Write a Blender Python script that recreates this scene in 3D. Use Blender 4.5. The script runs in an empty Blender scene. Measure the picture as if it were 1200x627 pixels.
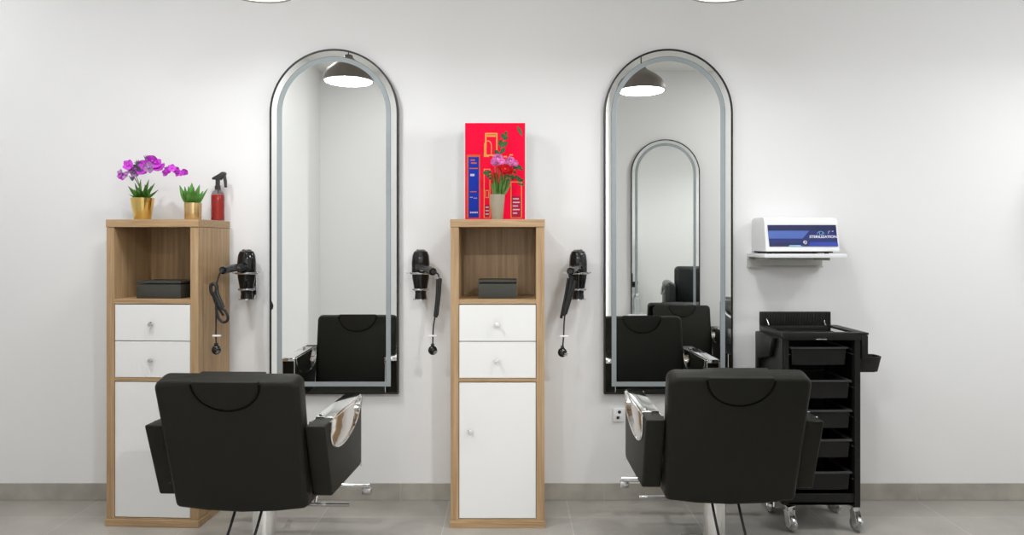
import bpy, bmesh, math, random
from mathutils import Vector, Matrix
random.seed(7)
PI = math.pi
C = bpy.context.scene.collection
F, D, EYE, HZ = 840.0, 3.75, 1.344, 285.0        # focal length (px), camera to wall, eye height, horizon row

def at(px, py, d):
    """point seen at pixel (px,py) at distance d in front of the camera"""
    return Vector(((px - 600) / F * d, d - D, EYE - (py - HZ) / F * d))

# ------------------------------------------------------------------ materials
def srgb(r, g, b):
    def f(v):
        v /= 255.0
        return v / 12.92 if v <= 0.04045 else ((v + 0.055) / 1.055) ** 2.4
    return (f(r), f(g), f(b), 1.0)

def mat(name, col, rough=0.5, metal=0.0, bump=0.0, bscale=200.0, var=0.0, vscale=8.0, stretch=(1, 1, 1), spec=0.5,
        coat=0.0, trans=0.0, ior=1.45, alpha=1.0, emit=None, estr=0.0):
    m = bpy.data.materials.new(name); m.use_nodes = True
    nt = m.node_tree; N = nt.nodes; L = nt.links
    b = N['Principled BSDF']
    b.inputs['Base Color'].default_value = col
    b.inputs['Roughness'].default_value = rough
    b.inputs['Metallic'].default_value = metal
    b.inputs['Specular IOR Level'].default_value = spec
    b.inputs['Coat Weight'].default_value = coat
    b.inputs['Transmission Weight'].default_value = trans
    b.inputs['IOR'].default_value = ior
    b.inputs['Alpha'].default_value = alpha
    if emit:
        b.inputs['Emission Color'].default_value = emit
        b.inputs['Emission Strength'].default_value = estr
    tc = N.new('ShaderNodeTexCoord'); mp = N.new('ShaderNodeMapping')
    mp.inputs['Scale'].default_value = stretch
    L.new(tc.outputs['Object'], mp.inputs['Vector'])
    if var > 0:
        n = N.new('ShaderNodeTexNoise'); n.inputs['Scale'].default_value = vscale; n.inputs['Detail'].default_value = 5
        L.new(mp.outputs['Vector'], n.inputs['Vector'])
        r = N.new('ShaderNodeMapRange')
        r.inputs['From Min'].default_value = 0.3; r.inputs['From Max'].default_value = 0.7
        r.inputs['To Min'].default_value = 1 - var; r.inputs['To Max'].default_value = 1 + var
        L.new(n.outputs['Fac'], r.inputs['Value'])
        mx = N.new('ShaderNodeMix'); mx.data_type = 'RGBA'; mx.blend_type = 'MULTIPLY'
        mx.inputs[0].default_value = 1.0
        mx.inputs[6].default_value = col
        cb = N.new('ShaderNodeCombineColor')
        for i in range(3): L.new(r.outputs['Result'], cb.inputs[i])
        L.new(cb.outputs['Color'], mx.inputs[7])
        L.new(mx.outputs[2], b.inputs['Base Color'])
    if bump > 0:
        n2 = N.new('ShaderNodeTexNoise'); n2.inputs['Scale'].default_value = bscale; n2.inputs['Detail'].default_value = 3
        L.new(mp.outputs['Vector'], n2.inputs['Vector'])
        bp = N.new('ShaderNodeBump'); bp.inputs['Strength'].default_value = bump; bp.inputs['Distance'].default_value = 0.002
        L.new(n2.outputs['Fac'], bp.inputs['Height']); L.new(bp.outputs['Normal'], b.inputs['Normal'])
    return m

def wood(name, horizontal=False):
    m = bpy.data.materials.new(name); m.use_nodes = True
    nt = m.node_tree; N = nt.nodes; L = nt.links; b = N['Principled BSDF']
    tc = N.new('ShaderNodeTexCoord'); mp = N.new('ShaderNodeMapping')
    mp.inputs['Scale'].default_value = (2.0, 26, 60) if horizontal else (26, 26, 1.1)
    L.new(tc.outputs['Object'], mp.inputs['Vector'])
    n = N.new('ShaderNodeTexNoise'); n.inputs['Scale'].default_value = 2.2; n.inputs['Detail'].default_value = 7
    n.inputs['Roughness'].default_value = 0.65; n.inputs['Distortion'].default_value = 0.35
    L.new(mp.outputs['Vector'], n.inputs['Vector'])
    r = N.new('ShaderNodeValToRGB')
    r.color_ramp.elements[0].position = 0.25; r.color_ramp.elements[0].color = srgb(142, 112, 78)
    r.color_ramp.elements[1].position = 0.78; r.color_ramp.elements[1].color = srgb(194, 166, 130)
    e = r.color_ramp.elements.new(0.5); e.color = srgb(171, 141, 104)
    L.new(n.outputs['Fac'], r.inputs['Fac']); L.new(r.outputs['Color'], b.inputs['Base Color'])
    bp = N.new('ShaderNodeBump'); bp.inputs['Strength'].default_value = 0.08; bp.inputs['Distance'].default_value = 0.001
    L.new(n.outputs['Fac'], bp.inputs['Height']); L.new(bp.outputs['Normal'], b.inputs['Normal'])
    b.inputs['Roughness'].default_value = 0.5
    return m

def tiles():
    m = bpy.data.materials.new('grey floor tiles'); m.use_nodes = True
    nt = m.node_tree; N = nt.nodes; L = nt.links; b = N['Principled BSDF']
    tc = N.new('ShaderNodeTexCoord'); mp = N.new('ShaderNodeMapping')
    mp.inputs['Location'].default_value = (-0.285, 0.233, 0)
    L.new(tc.outputs['Object'], mp.inputs['Vector'])
    br = N.new('ShaderNodeTexBrick'); br.offset = 0.0; br.squash = 1.0
    br.inputs['Scale'].default_value = 1.0
    br.inputs['Brick Width'].default_value = 0.61; br.inputs['Row Height'].default_value = 0.61
    br.inputs['Mortar Size'].default_value = 0.0018; br.inputs['Mortar Smooth'].default_value = 0.1
    br.inputs['Color1'].default_value = srgb(162, 159, 152); br.inputs['Color2'].default_value = srgb(170, 166, 159)
    br.inputs['Mortar'].default_value = srgb(192, 190, 184)
    L.new(mp.outputs['Vector'], br.inputs['Vector'])
    n = N.new('ShaderNodeTexNoise'); n.inputs['Scale'].default_value = 3.0; n.inputs['Detail'].default_value = 8
    n.inputs['Roughness'].default_value = 0.6
    L.new(tc.outputs['Object'], n.inputs['Vector'])
    r = N.new('ShaderNodeMapRange'); r.inputs['From Min'].default_value = 0.3; r.inputs['From Max'].default_value = 0.7
    r.inputs['To Min'].default_value = 0.82; r.inputs['To Max'].default_value = 1.12
    L.new(n.outputs['Fac'], r.inputs['Value'])
    cb = N.new('ShaderNodeCombineColor')
    for i in range(3): L.new(r.outputs['Result'], cb.inputs[i])
    mx = N.new('ShaderNodeMix'); mx.data_type = 'RGBA'; mx.blend_type = 'MULTIPLY'; mx.inputs[0].default_value = 1
    L.new(br.outputs['Color'], mx.inputs[6]); L.new(cb.outputs['Color'], mx.inputs[7])
    L.new(mx.outputs[2], b.inputs['Base Color'])
    b.inputs['Roughness'].default_value = 0.28
    return m

M = {}
M['wall'] = mat('white wall paint', (0.80, 0.80, 0.80, 1), 0.75, bump=0.05, bscale=90)
M['ceiling'] = mat('white ceiling paint', (0.80, 0.80, 0.78, 1), 0.85)
M['floor'] = tiles()
M['base'] = mat('grey skirting tile', srgb(164, 160, 151), 0.4, var=0.16, vscale=7)
M['grout'] = mat('pale grout', srgb(204, 202, 196), 0.8)
M['woodv'] = wood('oak laminate upright')
M['woodh'] = wood('oak laminate level', True)
M['white'] = mat('white lacquer', (0.80, 0.80, 0.79, 1), 0.35)
M['plastic'] = mat('white plastic', (0.82, 0.83, 0.84, 1), 0.3)
M['gap'] = mat('dark gap', (0.03, 0.025, 0.02, 1), 0.8)
M['chrome'] = mat('polished chrome', (0.82, 0.82, 0.82, 1), 0.08, 1.0)
M['inlay'] = mat('rippled chrome', (0.80, 0.78, 0.74, 1), 0.06, 1.0, bump=1.0, bscale=9)
M['steel'] = mat('brushed steel', (0.62, 0.62, 0.62, 1), 0.25, 1.0)
M['mirror'] = mat('mirror glass', (0.91, 0.925, 0.905, 1), 0.0, 1.0)
M['frost'] = mat('frosted mirror band', srgb(152, 160, 163), 0.55)
M['blackmetal'] = mat('black metal', (0.012, 0.012, 0.012, 1), 0.35)
M['leather'] = mat('black leatherette', (0.0115, 0.0115, 0.0082, 1), 0.45, bump=0.4, bscale=420, spec=0.22)
M['piping'] = mat('black seam', (0.002, 0.002, 0.002, 1), 0.7, spec=0.1)
M['rubber'] = mat('black rubber', (0.015, 0.015, 0.015, 1), 0.6)
M['blackplastic'] = mat('black plastic', (0.011, 0.011, 0.010, 1), 0.42, bump=0.1, bscale=500, spec=0.35)
M['traylip'] = mat('black plastic with lip highlight colour', (0.055, 0.055, 0.055, 1), 0.38)  # lighter base colour paints in the highlights on the tray lips
M['gloss'] = mat('glossy black plastic', (0.008, 0.008, 0.008, 1), 0.10, bump=1.0, bscale=26)
M['cord'] = mat('black cord', (0.012, 0.012, 0.012, 1), 0.35)
M['box'] = mat('charcoal card', srgb(58, 58, 52), 0.7)
M['gold'] = mat('polished gold', (0.83, 0.60, 0.20, 1), 0.16, 1.0)
M['gold2'] = mat('satin gold', (0.72, 0.52, 0.25, 1), 0.26, 1.0)
M['soil'] = mat('dark potting soil', (0.03, 0.02, 0.012, 1), 0.9, var=0.4, vscale=60)
M['leaf'] = mat('green leaf', srgb(70, 118, 40), 0.42, var=0.3, vscale=30)
M['leaf2'] = mat('succulent leaf', srgb(84, 138, 60), 0.45, var=0.25, vscale=30)
M['leaf3'] = mat('dark green leaf', srgb(56, 96, 50), 0.5, var=0.3, vscale=30)
M['stemg'] = mat('flower stem', srgb(96, 128, 62), 0.5)
M['stemb'] = mat('brown stem', srgb(96, 84, 60), 0.6)
M['orchid'] = mat('magenta petal', srgb(196, 62, 202), 0.5, var=0.3, vscale=60)
M['orchidl'] = mat('pale lilac petal', srgb(176, 128, 186), 0.5, var=0.3, vscale=60)
M['bud'] = mat('grey violet bud', srgb(104, 92, 118), 0.6)
M['pink'] = mat('pink petal', srgb(228, 138, 200), 0.5, var=0.3, vscale=60)
M['redpetal'] = mat('red petal', srgb(216, 36, 44), 0.5, var=0.2, vscale=60)
M['vase'] = mat('beige ceramic', srgb(164, 154, 136), 0.3)
M['red'] = mat('red print', srgb(246, 4, 60), 0.5, spec=0.12)
M['redd'] = mat('dark red print', srgb(176, 22, 62), 0.5, spec=.2)
M['blue'] = mat('blue print', srgb(24, 52, 168), 0.5, spec=0.15)
M['orange'] = mat('copper print', srgb(206, 98, 56), 0.5, spec=.2)
M['goldp'] = mat('gold print', srgb(222, 164, 78), 0.5, spec=.2)
M['pale'] = mat('pale print', srgb(196, 190, 206), 0.5)
M['leafp'] = mat('green print', srgb(70, 98, 50), 0.5)
M['glass'] = mat('smoked clear plastic', (0.08, 0.06, 0.06, 1), 0.05, alpha=0.22, spec=0.35)
M['liquid'] = mat('red liquid', (0.70, 0.018, 0.006, 1), 0.15, spec=0.25)
M['darkplastic'] = mat('dark grey plastic', (0.035, 0.032, 0.032, 1), 0.35)
M['navy'] = mat('navy panel', srgb(44, 54, 112), 0.15)
M['navyd'] = mat('dark navy panel', srgb(42, 46, 86), 0.15)
M['bluel'] = mat('mid blue panel', srgb(82, 108, 178), 0.2)
M['bluev'] = mat('violet blue panel', srgb(58, 72, 166), 0.2)
M['cyan'] = mat('cyan print', srgb(130, 190, 226), 0.4)
M['letter'] = mat('white print', srgb(226, 230, 240), 0.5)
M['alu'] = mat('pale grey aluminium', srgb(186, 186, 180), 0.35, 0.3)
M['shade'] = mat('dark taupe enamel', srgb(122, 115, 107), 0.4)
M['shadein'] = mat('white enamel', (0.85, 0.85, 0.84, 1), 0.5)
M['glow'] = mat('glowing diffuser', (0.9, 0.9, 0.9, 1), 0.5, emit=(1, 0.985, 0.955, 1), estr=2.2)
M['clear'] = mat('clear plastic', (0.70, 0.74, 0.74, 1), 0.05, alpha=0.35)
M['blacksheen'] = mat('shiny black leather', srgb(34, 40, 40), 0.28, bump=0.3, bscale=60)

# ------------------------------------------------------------------ mesh builder
class MB:
    def __init__(s): s.bm = bmesh.new()
    def _bevel(s, faces, r, seg):
        es = set()
        for f in faces:
            for e in f.edges: es.add(e)
        es = [e for e in es if len(e.link_faces) == 2 and e.calc_face_angle(0) > 0.5]
        if es and r > 0:
            bmesh.ops.bevel(s.bm, geom=es, offset=r, segments=seg, profile=0.5, affect='EDGES', clamp_overlap=True)
    def box(s, x0, x1, y0, y1, z0, z1, r=0.0, seg=2, mtx=None):
        t = bmesh.new()
        bmesh.ops.create_cube(t, size=1.0)
        for v in t.verts:
            v.co = Vector(((x0 + x1) / 2 + v.co.x * (x1 - x0), (y0 + y1) / 2 + v.co.y * (y1 - y0), (z0 + z1) / 2 + v.co.z * (z1 - z0)))
        if r > 0:
            bmesh.ops.bevel(t, geom=list(t.edges), offset=r, segments=seg, profile=0.5, affect='EDGES', clamp_overlap=True)
        s._merge(t, mtx); return s
    def _merge(s, t, mtx=None):
        if mtx is not None: bmesh.ops.transform(t, matrix=mtx, verts=t.verts)
        me = bpy.data.meshes.new('tmp'); t.to_mesh(me); t.free()
        s.bm.from_mesh(me); bpy.data.meshes.remove(me)
    def prism(s, pts, axis, a, b, r=0.0, seg=2, mtx=None, cap=True):
        """extrude the 2D polygon pts along axis from a to b; the 2D axes are the other two in x,y,z order"""
        t = bmesh.new()
        def p3(p, h):
            if axis == 'x': return Vector((h, p[0], p[1]))
            if axis == 'y': return Vector((p[0], h, p[1]))
            return Vector((p[0], p[1], h))
        A = [t.verts.new(p3(p, a)) for p in pts]; B = [t.verts.new(p3(p, b)) for p in pts]
        n = len(pts)
        for i in range(n):
            t.faces.new((A[i], A[(i + 1) % n], B[(i + 1) % n], B[i]))
        if cap:
            t.faces.new(A); t.faces.new(list(reversed(B)))
        bmesh.ops.recalc_face_normals(t, faces=t.faces)
        if r > 0:
            es = [e for e in t.edges if len(e.link_faces) == 2 and e.calc_face_angle(0) > 0.6]
            bmesh.ops.bevel(t, geom=es, offset=r, segments=seg, profile=0.5, affect='EDGES', clamp_overlap=True)
        s._merge(t, mtx); return s
    def lathe(s, prof, c=(0, 0, 0), n=32, axis=None, closed=False, mtx=None):
        """prof: list of (radius, height); spins about z through c, or along the vector axis"""
        t = bmesh.new(); rings = []
        for (r, h) in prof:
            if r < 1e-6: rings.append([t.verts.new((0, 0, h))])
            else: rings.append([t.verts.new((r * math.cos(2 * PI * k / n), r * math.sin(2 * PI * k / n), h)) for k in range(n)])
        def link(a, b):
            if len(a) == 1 and len(b) == 1: return
            if len(a) == 1:
                for k in range(n): t.faces.new((a[0], b[k], b[(k + 1) % n]))
            elif len(b) == 1:
                for k in range(n): t.faces.new((a[k], a[(k + 1) % n], b[0]))
            else:
                for k in range(n): t.faces.new((a[k], a[(k + 1) % n], b[(k + 1) % n], b[k]))
        for i in range(len(rings) - 1): link(rings[i], rings[i + 1])
        if closed: link(rings[-1], rings[0])
        bmesh.ops.recalc_face_normals(t, faces=t.faces)
        m = Matrix.Translation(Vector(c))
        if axis is not None: m = m @ Vector((0, 0, 1)).rotation_difference(Vector(axis).normalized()).to_matrix().to_4x4()
        if mtx is not None: m = mtx @ m
        s._merge(t, m); return s
    def cyl(s, p0, p1, r0, r1=None, n=20):
        p0 = Vector(p0); p1 = Vector(p1); h = (p1 - p0).length
        r1 = r0 if r1 is None else r1
        return s.lathe([(0, 0), (r0, 0), (r1, h), (0, h)], p0, n, p1 - p0)
    def tube(s, pts, r, n=10, closed=False, radii=None):
        pts = [Vector(p) for p in pts]; t = bmesh.new(); rings = []
        m = len(pts); up = None
        for i, p in enumerate(pts):
            if closed: tan = (pts[(i + 1) % m] - pts[i - 1])
            else: tan = pts[min(i + 1, m - 1)] - pts[max(i - 1, 0)]
            tan.normalize()
            if up is None:
                up = tan.orthogonal().normalized()
            else:
                up = (up - tan * up.dot(tan)).normalized()
            sd = tan.cross(up); rr = radii[i] if radii else r
            rings.append([t.verts.new(p + (up * math.cos(2 * PI * k / n) + sd * math.sin(2 * PI * k / n)) * rr) for k in range(n)])
        rng = m if closed else m - 1
        for i in range(rng):
            a = rings[i]; b = rings[(i + 1) % m]
            for k in range(n): t.faces.new((a[k], a[(k + 1) % n], b[(k + 1) % n], b[k]))
        if not closed:
            t.faces.new(rings[0]); t.faces.new(rings[-1])
        bmesh.ops.recalc_face_normals(t, faces=t.faces)
        s._merge(t); return s
    def ball(s, c, r, scale=(1, 1, 1), mtx=None, u=16, v=10):
        t = bmesh.new(); bmesh.ops.create_uvsphere(t, u_segments=u, v_segments=v, radius=r)
        for q in t.verts: q.co = Vector((q.co.x * scale[0], q.co.y * scale[1], q.co.z * scale[2]))
        mm = Matrix.Translation(Vector(c))
        if mtx is not None: mm = mm @ mtx
        s._merge(t, mm); return s
    def leaf(s, base, tip, width, side=None, bow=0.0, n=8, fold=0.25, peak=0.35, th=0.0012):
        """a pointed leaf blade with a folded midrib and real thickness"""
        base = Vector(base); tip = Vector(tip); ax = tip - base; L = ax.length; ax.normalize()
        if side is None: side = ax.cross(Vector((0, 1, 0.01)))
        side = Vector(side); side = (side - ax * side.dot(ax)).normalized()
        nor = side.cross(ax).normalized(); t = bmesh.new(); T = []; B = []
        for i in range(n + 1):
            f = i / n
            w = width * 0.5 * (math.sin(PI * (f ** (math.log(0.5) / math.log(peak)))) if 0 < f < 1 else 0.0)
            w = max(w, width * (0.18 if f < 0.5 else 0.02) * (1 if i < n else 0.5))
            c = base + ax * L * f + nor * bow * L * math.sin(PI * f)
            lift = nor * w * fold
            T.append([t.verts.new(c - side * w + lift + nor * th), t.verts.new(c + nor * th), t.verts.new(c + side * w + lift + nor * th)])
            B.append([t.verts.new(c - side * w + lift - nor * th), t.verts.new(c - nor * th), t.verts.new(c + side * w + lift - nor * th)])
        for i in range(n):
            for k in range(2):
                t.faces.new((T[i][k], T[i][k + 1], T[i + 1][k + 1], T[i + 1][k]))
                t.faces.new((B[i][k], B[i + 1][k], B[i + 1][k + 1], B[i][k + 1]))
            t.faces.new((T[i][0], T[i + 1][0], B[i + 1][0], B[i][0])); t.faces.new((T[i][2], B[i][2], B[i + 1][2], T[i + 1][2]))
        for q in (0, n):
            t.faces.new((T[q][0], T[q][1], B[q][1], B[q][0])); t.faces.new((T[q][1], T[q][2], B[q][2], B[q][1]))
        bmesh.ops.recalc_face_normals(t, faces=t.faces)
        s._merge(t); return s
    def build(s, name, m, parent=None, smooth=35):
        bm = s.bm
        for f in bm.faces: f.smooth = True
        lim = math.radians(smooth)
        for e in bm.edges:
            if len(e.link_faces) == 2 and e.calc_face_angle(0) > lim: e.smooth = False
        me = bpy.data.meshes.new(name); bm.to_mesh(me); bm.free()
        me.materials.append(m if not isinstance(m, str) else M[m])
        o = bpy.data.objects.new(name, me); C.objects.link(o)
        if parent is not None: o.parent = parent
        return o

def tag(o, label, cat, group=None):
    o['label'] = label; o['category'] = cat
    if group: o['group'] = group
    return o
def thing(name, label, cat, loc=(0, 0, 0), rz=0.0, group=None):
    o = bpy.data.objects.new(name, None); C.objects.link(o)
    o.empty_display_size = 0.1
    o.location = loc; o.rotation_euler = (0, 0, rz)
    return tag(o, label, cat, group)
def structure(mb, name, m):
    o = mb.build(name, m); o['kind'] = 'structure'; return o
def kids(o): return [c for c in bpy.data.objects if c.parent == o]
def copy_thing(o, loc, rz=0.0, label=None, parent=None):
    c = o.copy(); C.objects.link(c)
    if parent is not None: c.parent = parent
    else:
        c.location = loc; c.rotation_euler = (0, 0, rz)
        if label: c['label'] = label
    for ch in kids(o): copy_thing(ch, None, parent=c)
    return c
def spline(pts, n=8):
    """Catmull-Rom through pts"""
    P = [Vector(p) for p in pts]; P = [P[0] * 2 - P[1]] + P + [P[-1] * 2 - P[-2]]
    out = []
    for i in range(1, len(P) - 2):
        for k in range(n):
            t = k / n
            out.append(0.5 * ((2 * P[i]) + (P[i + 1] - P[i - 1]) * t + (2 * P[i - 1] - 5 * P[i] + 4 * P[i + 1] - P[i + 2]) * t * t
                              + (3 * P[i] - P[i - 1] - 3 * P[i + 1] + P[i + 2]) * t ** 3))
    out.append(P[-2]); return out

# ------------------------------------------------------------------ the room
H = 3.02
XL, XR, YO, YH = -3.6, 3.6, -3.3, -5.4       # room sides, opposite wall, end of the hall the camera stands in
structure(MB().box(XL - .1, XR + .1, YH - .1, .1, -.1, 0), 'floor', 'floor')
structure(MB().box(XL - .1, XR + .1, YH - .1, .1, H, H + .1), 'ceiling', 'ceiling')
structure(MB().box(XL - .1, XR + .1, 0, .1, 0, H), 'wall_back', 'wall')
structure(MB().box(XL - .1, XL, -1.6, 0, 0, H), 'wall_left', 'wall')
structure(MB().box(XL - .1, -1.87, YO, -1.6, 0, H), 'wall_left_return', 'wall')
structure(MB().box(XR, XR + .1, YO, 0, 0, H), 'wall_right', 'wall')
structure(MB().box(XL - .1, -1.0, YO - .14, YO, 0, H), 'wall_front_left', 'wall')
structure(MB().box(.95, XR + .1, YO - .14, YO, 0, H), 'wall_front_right', 'wall')
structure(MB().box(-2.4, -2.3, YH, YO - .14, 0, H), 'wall_hall_left', 'wall')
structure(MB().box(2.3, 2.4, YH, YO - .14, 0, H), 'wall_hall_right', 'wall')
structure(MB().box(-2.4, 2.4, YH - .1, YH, 0, H), 'wall_hall_end', 'wall')
bb = MB(); xs = [XL, -2.86, -1.79, -.584, .482, 2.115, 3.2, XR]
for a, b in zip(xs[:-1], xs[1:]): bb.box(a + .0012, b - .0012, -.007, 0, .0015, .089, .001, 1)
structure(bb, 'baseboard_back', 'base')
structure(MB().box(XL, XR, -.005, 0, 0, .087), 'trim_1', 'grout')
structure(MB().box(-1.87, -1.0, YO, YO + .008, 0, .089).box(-1.87, -1.862, YO + .008, -1.6, 0, .089), 'baseboard_left', 'base')
structure(MB().box(.95, XR, YO, YO + .008, 0, .089), 'baseboard_front', 'base')
structure(MB().box(XR - .008, XR, YO + .008, -.008, 0, .089), 'baseboard_right', 'base')

# ------------------------------------------------------------------ pendant lamps
def pendant(x, y, rim, label):
    t = thing('pendant_lamp', label, 'lamp', (x, y, rim), 0, 'dome pendant lamps')
    outer = [(.158, 0), (.158, .012), (.150, .045), (.132, .075), (.103, .100), (.072, .120), (.045, .136), (.030, .150), (.026, .166), (.012, .172)]
    inner = [(r - .004, h - .004) for (r, h) in reversed(outer[1:-1])]
    MB().lathe(outer + [(.010, .166)] + inner + [(.154, 0)], n=48, closed=True).build('lamp_shade', 'shade', t)
    MB().lathe([(0, .012), (.150, .012), (.1525, .010), (.151, .005), (.10, .002), (0, .001)], n=48).build('diffuser', 'glow', t)
    MB().cyl((0, 0, .168), (0, 0, H - rim - .03), .004, n=8).build('cable', 'blackmetal', t)
    MB().lathe([(0, H - rim - .03), (.045, H - rim - .03), (.05, H - rim), (0, H - rim)]).build('ceiling_rose', 'shade', t)
    return t
lamp_spots = [(-1.035, -.85, 2.367, 'dark dome pendant lamp above the left styling chair'),
              (.837, -.96, 2.330, 'dark dome pendant lamp above the right styling chair'),
              (2.95, -.93, 2.35, 'added unseen dome pendant lamp by the right wall of the room')]  # last pendant is out of view, added to brighten the right side
for x, y, rim, lb in lamp_spots: pendant(x, y, rim, lb)
def light(name, x, y, z, e, size=.27, col=(.985, .993, 1.0)):
    l = bpy.data.lights.new(name, 'AREA'); l.shape = 'DISK'; l.size = size; l.energy = e; l.color = col
    o = bpy.data.objects.new(name, l); C.objects.link(o); o.location = (x, y, z)
    return o
for (x, y, rim, lb), e in zip(lamp_spots, (8.6, 10.6, 7.2)): light('pendant_bulb', x, y, rim - .001, e, .29)
# unseen ceiling lights added as fill, beside the lamp in the left corner
rec = [(-0.9, -2.5, 8, 'added unseen ceiling fill light near the front left wall'),
       (2.3, -2.3, 11, 'added unseen ceiling fill light over the black armchair'),
       (-1.1, -4.3, 42, 'added unseen ceiling fill light on the left of the hall'),
       (1.1, -4.3, 70, 'added unseen ceiling fill light on the right of the hall'),  # both hall lights are added behind the camera as frontal fill
       (-3.05, -.75, 7.5, 'round recessed ceiling light in the left corner of the room'),
       (-1.6, -1.5, 18, 'added unseen ceiling fill light near the left side wall'),
       (2.9, -1.6, 21, 'added unseen ceiling fill light near the right side wall')]
r0 = None
for x, y, e, lb in rec:
    if r0 is None:
        r0 = thing('unseen_ceiling_light', lb, 'ceiling light', (x, y, H), 0, 'recessed ceiling lights')
        MB().lathe([(.085, 0), (.085, -.006), (.072, -.008), (.070, 0)], n=32, closed=True).build('trim_ring', 'white', r0)
        MB().lathe([(0, -.001), (.069, -.001), (.069, -.004), (0, -.004)], n=32).build('diffuser', 'glow', r0)
    else: copy_thing(r0, (x, y, H), 0, lb)
    light('unseen_ceiling_bulb', x, y, H - .012, e, .13)

# ------------------------------------------------------------------ arched mirrors
def arch(hw, z0, ztop, n=40):
    """outline of an arch, half width hw, from z0 to ztop"""
    zc = ztop - hw
    return [(-hw, z0), (hw, z0)] + [(hw * math.cos(PI * k / n), zc + hw * math.sin(PI * k / n)) for k in range(n + 1)]
def ring_prism(outer, inner, y0, y1, mb):
    t = bmesh.new(); n = len(outer)
    V = [[t.verts.new((p[0], y, p[1])) for p in poly] for poly, y in ((outer, y0), (outer, y1), (inner, y1), (inner, y0))]
    for a in range(4):
        A, B = V[a], V[(a + 1) % 4]
        for i in range(n): t.faces.new((A[i], A[(i + 1) % n], B[(i + 1) % n], B[i]))
    bmesh.ops.recalc_face_normals(t, faces=t.faces); mb._merge(t); return mb
MZ0, MZ1, MHW = .561, 2.352, .334
def make_mirror(label, loc, rz):
    t = thing('arched_mirror', label, 'mirror', loc, rz, 'arched wall mirrors')
    h = MZ1 - MZ0
    A = lambda i: arch(MHW - i, i, h - i)
    ring_prism(A(0), A(.009), -.034, -.004, MB()).build('frame', 'blackmetal', t)
    MB().prism(arch(MHW - .0095, .0095, h - .0095), 'y', -.031, -.010).build('mirror_glass', 'mirror', t, 20)
    ring_prism(A(.040), A(.064), -.0318, -.0300, MB()).build('frosted_band', 'frost', t)
    ring_prism(A(.0385), A(.040), -.0319, -.0300, MB()).build('band_outline', 'darkplastic', t)
    MB().prism(arch(MHW - .04, .04, h - .04), 'y', -.010, 0).build('back_panel', 'blackmetal', t)
    return t
mir = make_mirror('tall arched mirror with frosted inner band, behind the left styling chair', (-.9235, 0, MZ0), 0)
copy_thing(mir, (.8115, 0, MZ0), 0, 'tall arched mirror with frosted inner band, behind the right styling chair')
copy_thing(mir, (1.49, YO, MZ0), PI, 'arched mirror on the opposite wall, seen inside the right mirror')

# ------------------------------------------------------------------ cabinets
def make_cabinet(label, loc, rz, W, dep, knob_side):
    t = thing('storage_cabinet', label, 'cabinet', loc, rz, 'tall oak salon cabinets')
    k = 3.385 / F                                   # metres per pixel on the front plane
    Z = lambda py: EYE - (py - HZ) * k
    y0, y1 = -dep / 2, dep / 2; hw = W / 2; side = .039
    zt = Z(257); zs = Z(266); zb = Z(617.5)
    MB().box(-hw - .002, hw + .002, y0 - .003, y1, zs, zt, .0015, 1).build('top_panel', 'woodh', t)
    for sx in (-1, 1):
        a, b = sorted((sx * hw, sx * (hw - side)))
        MB().box(a, b, y0, y1, .035, zs - .0005, .001, 1).build('side_panel', 'woodv', t)
    MB().box(-hw + side, hw - side, y1 - .012, y1 - .002, .035, zs).build('back_panel', 'woodv', t)
    MB().box(-hw + side, hw - side, y0 + .001, y1 - .012, Z(356.5), Z(351), .001, 1).build('shelf', 'woodh', t)
    MB().box(-hw + side, hw - side, y0 + .001, y1 - .012, Z(447.6), Z(443.6), .001, 1).build('rail', 'woodh', t)
    MB().box(-hw + side, hw - side, y0 + .001, y1 - .012, .035, Z(608.5), .001, 1).build('bottom_panel', 'woodh', t)
    MB().box(-hw - .004, hw + .004, y0 - .006, y1 - .01, 0, .0345, .0015, 1).build('plinth', 'woodh', t)
    MB().box(-hw + side, hw - side, y0 + .02, y0 + .03, Z(608), Z(357)).build('inner_liner', 'gap', t)
    def knob(par, px, pz):
        MB().lathe([(0, .026), (.009, .025), (.0125, .019), (.011, .013), (.006, .009), (.006, 0), (0, 0)], (px, y0 + .002, pz), 20, (0, -1, 0)).build('knob', 'chrome', par)
    gx = hw - side - .0022
    for (a, b, kz) in ((357.4, 399.8, 380), (400.8, 443.0, 422.3)):
        d = MB().box(-gx, gx, y0 + .002, y0 + .02, Z(b), Z(a), .001, 1).build('drawer', 'white', t)
        knob(d, -.002, Z(kz))
    dr = MB().box(-gx, gx, y0 + .002, y0 + .02, Z(607.6), Z(448.6), .001, 1).build('door', 'white', t)
    knob(dr, knob_side * .129, Z(505))
    return t
th = math.radians(-3.0)
W1, DEP = .448, .331
ex = Vector((math.cos(th), math.sin(th), 0)); ey = Vector((-math.sin(th), math.cos(th), 0))
cc = Vector((-1.4813, -.365, 0)) - ex * W1 / 2 + ey * DEP / 2
make_cabinet('tall oak cabinet with white fronts standing behind the left styling chair', cc, th, W1, DEP, 1)
make_cabinet('tall oak cabinet with white fronts between the two arched mirrors', (-.0685, -.365 + .352 / 2, 0), 0, .4435, .352, -1)
CT = EYE - (257 - HZ) * 3.385 / F                     # cabinet top height
SH = EYE - (351 - HZ) * 3.385 / F                     # open shelf height

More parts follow.
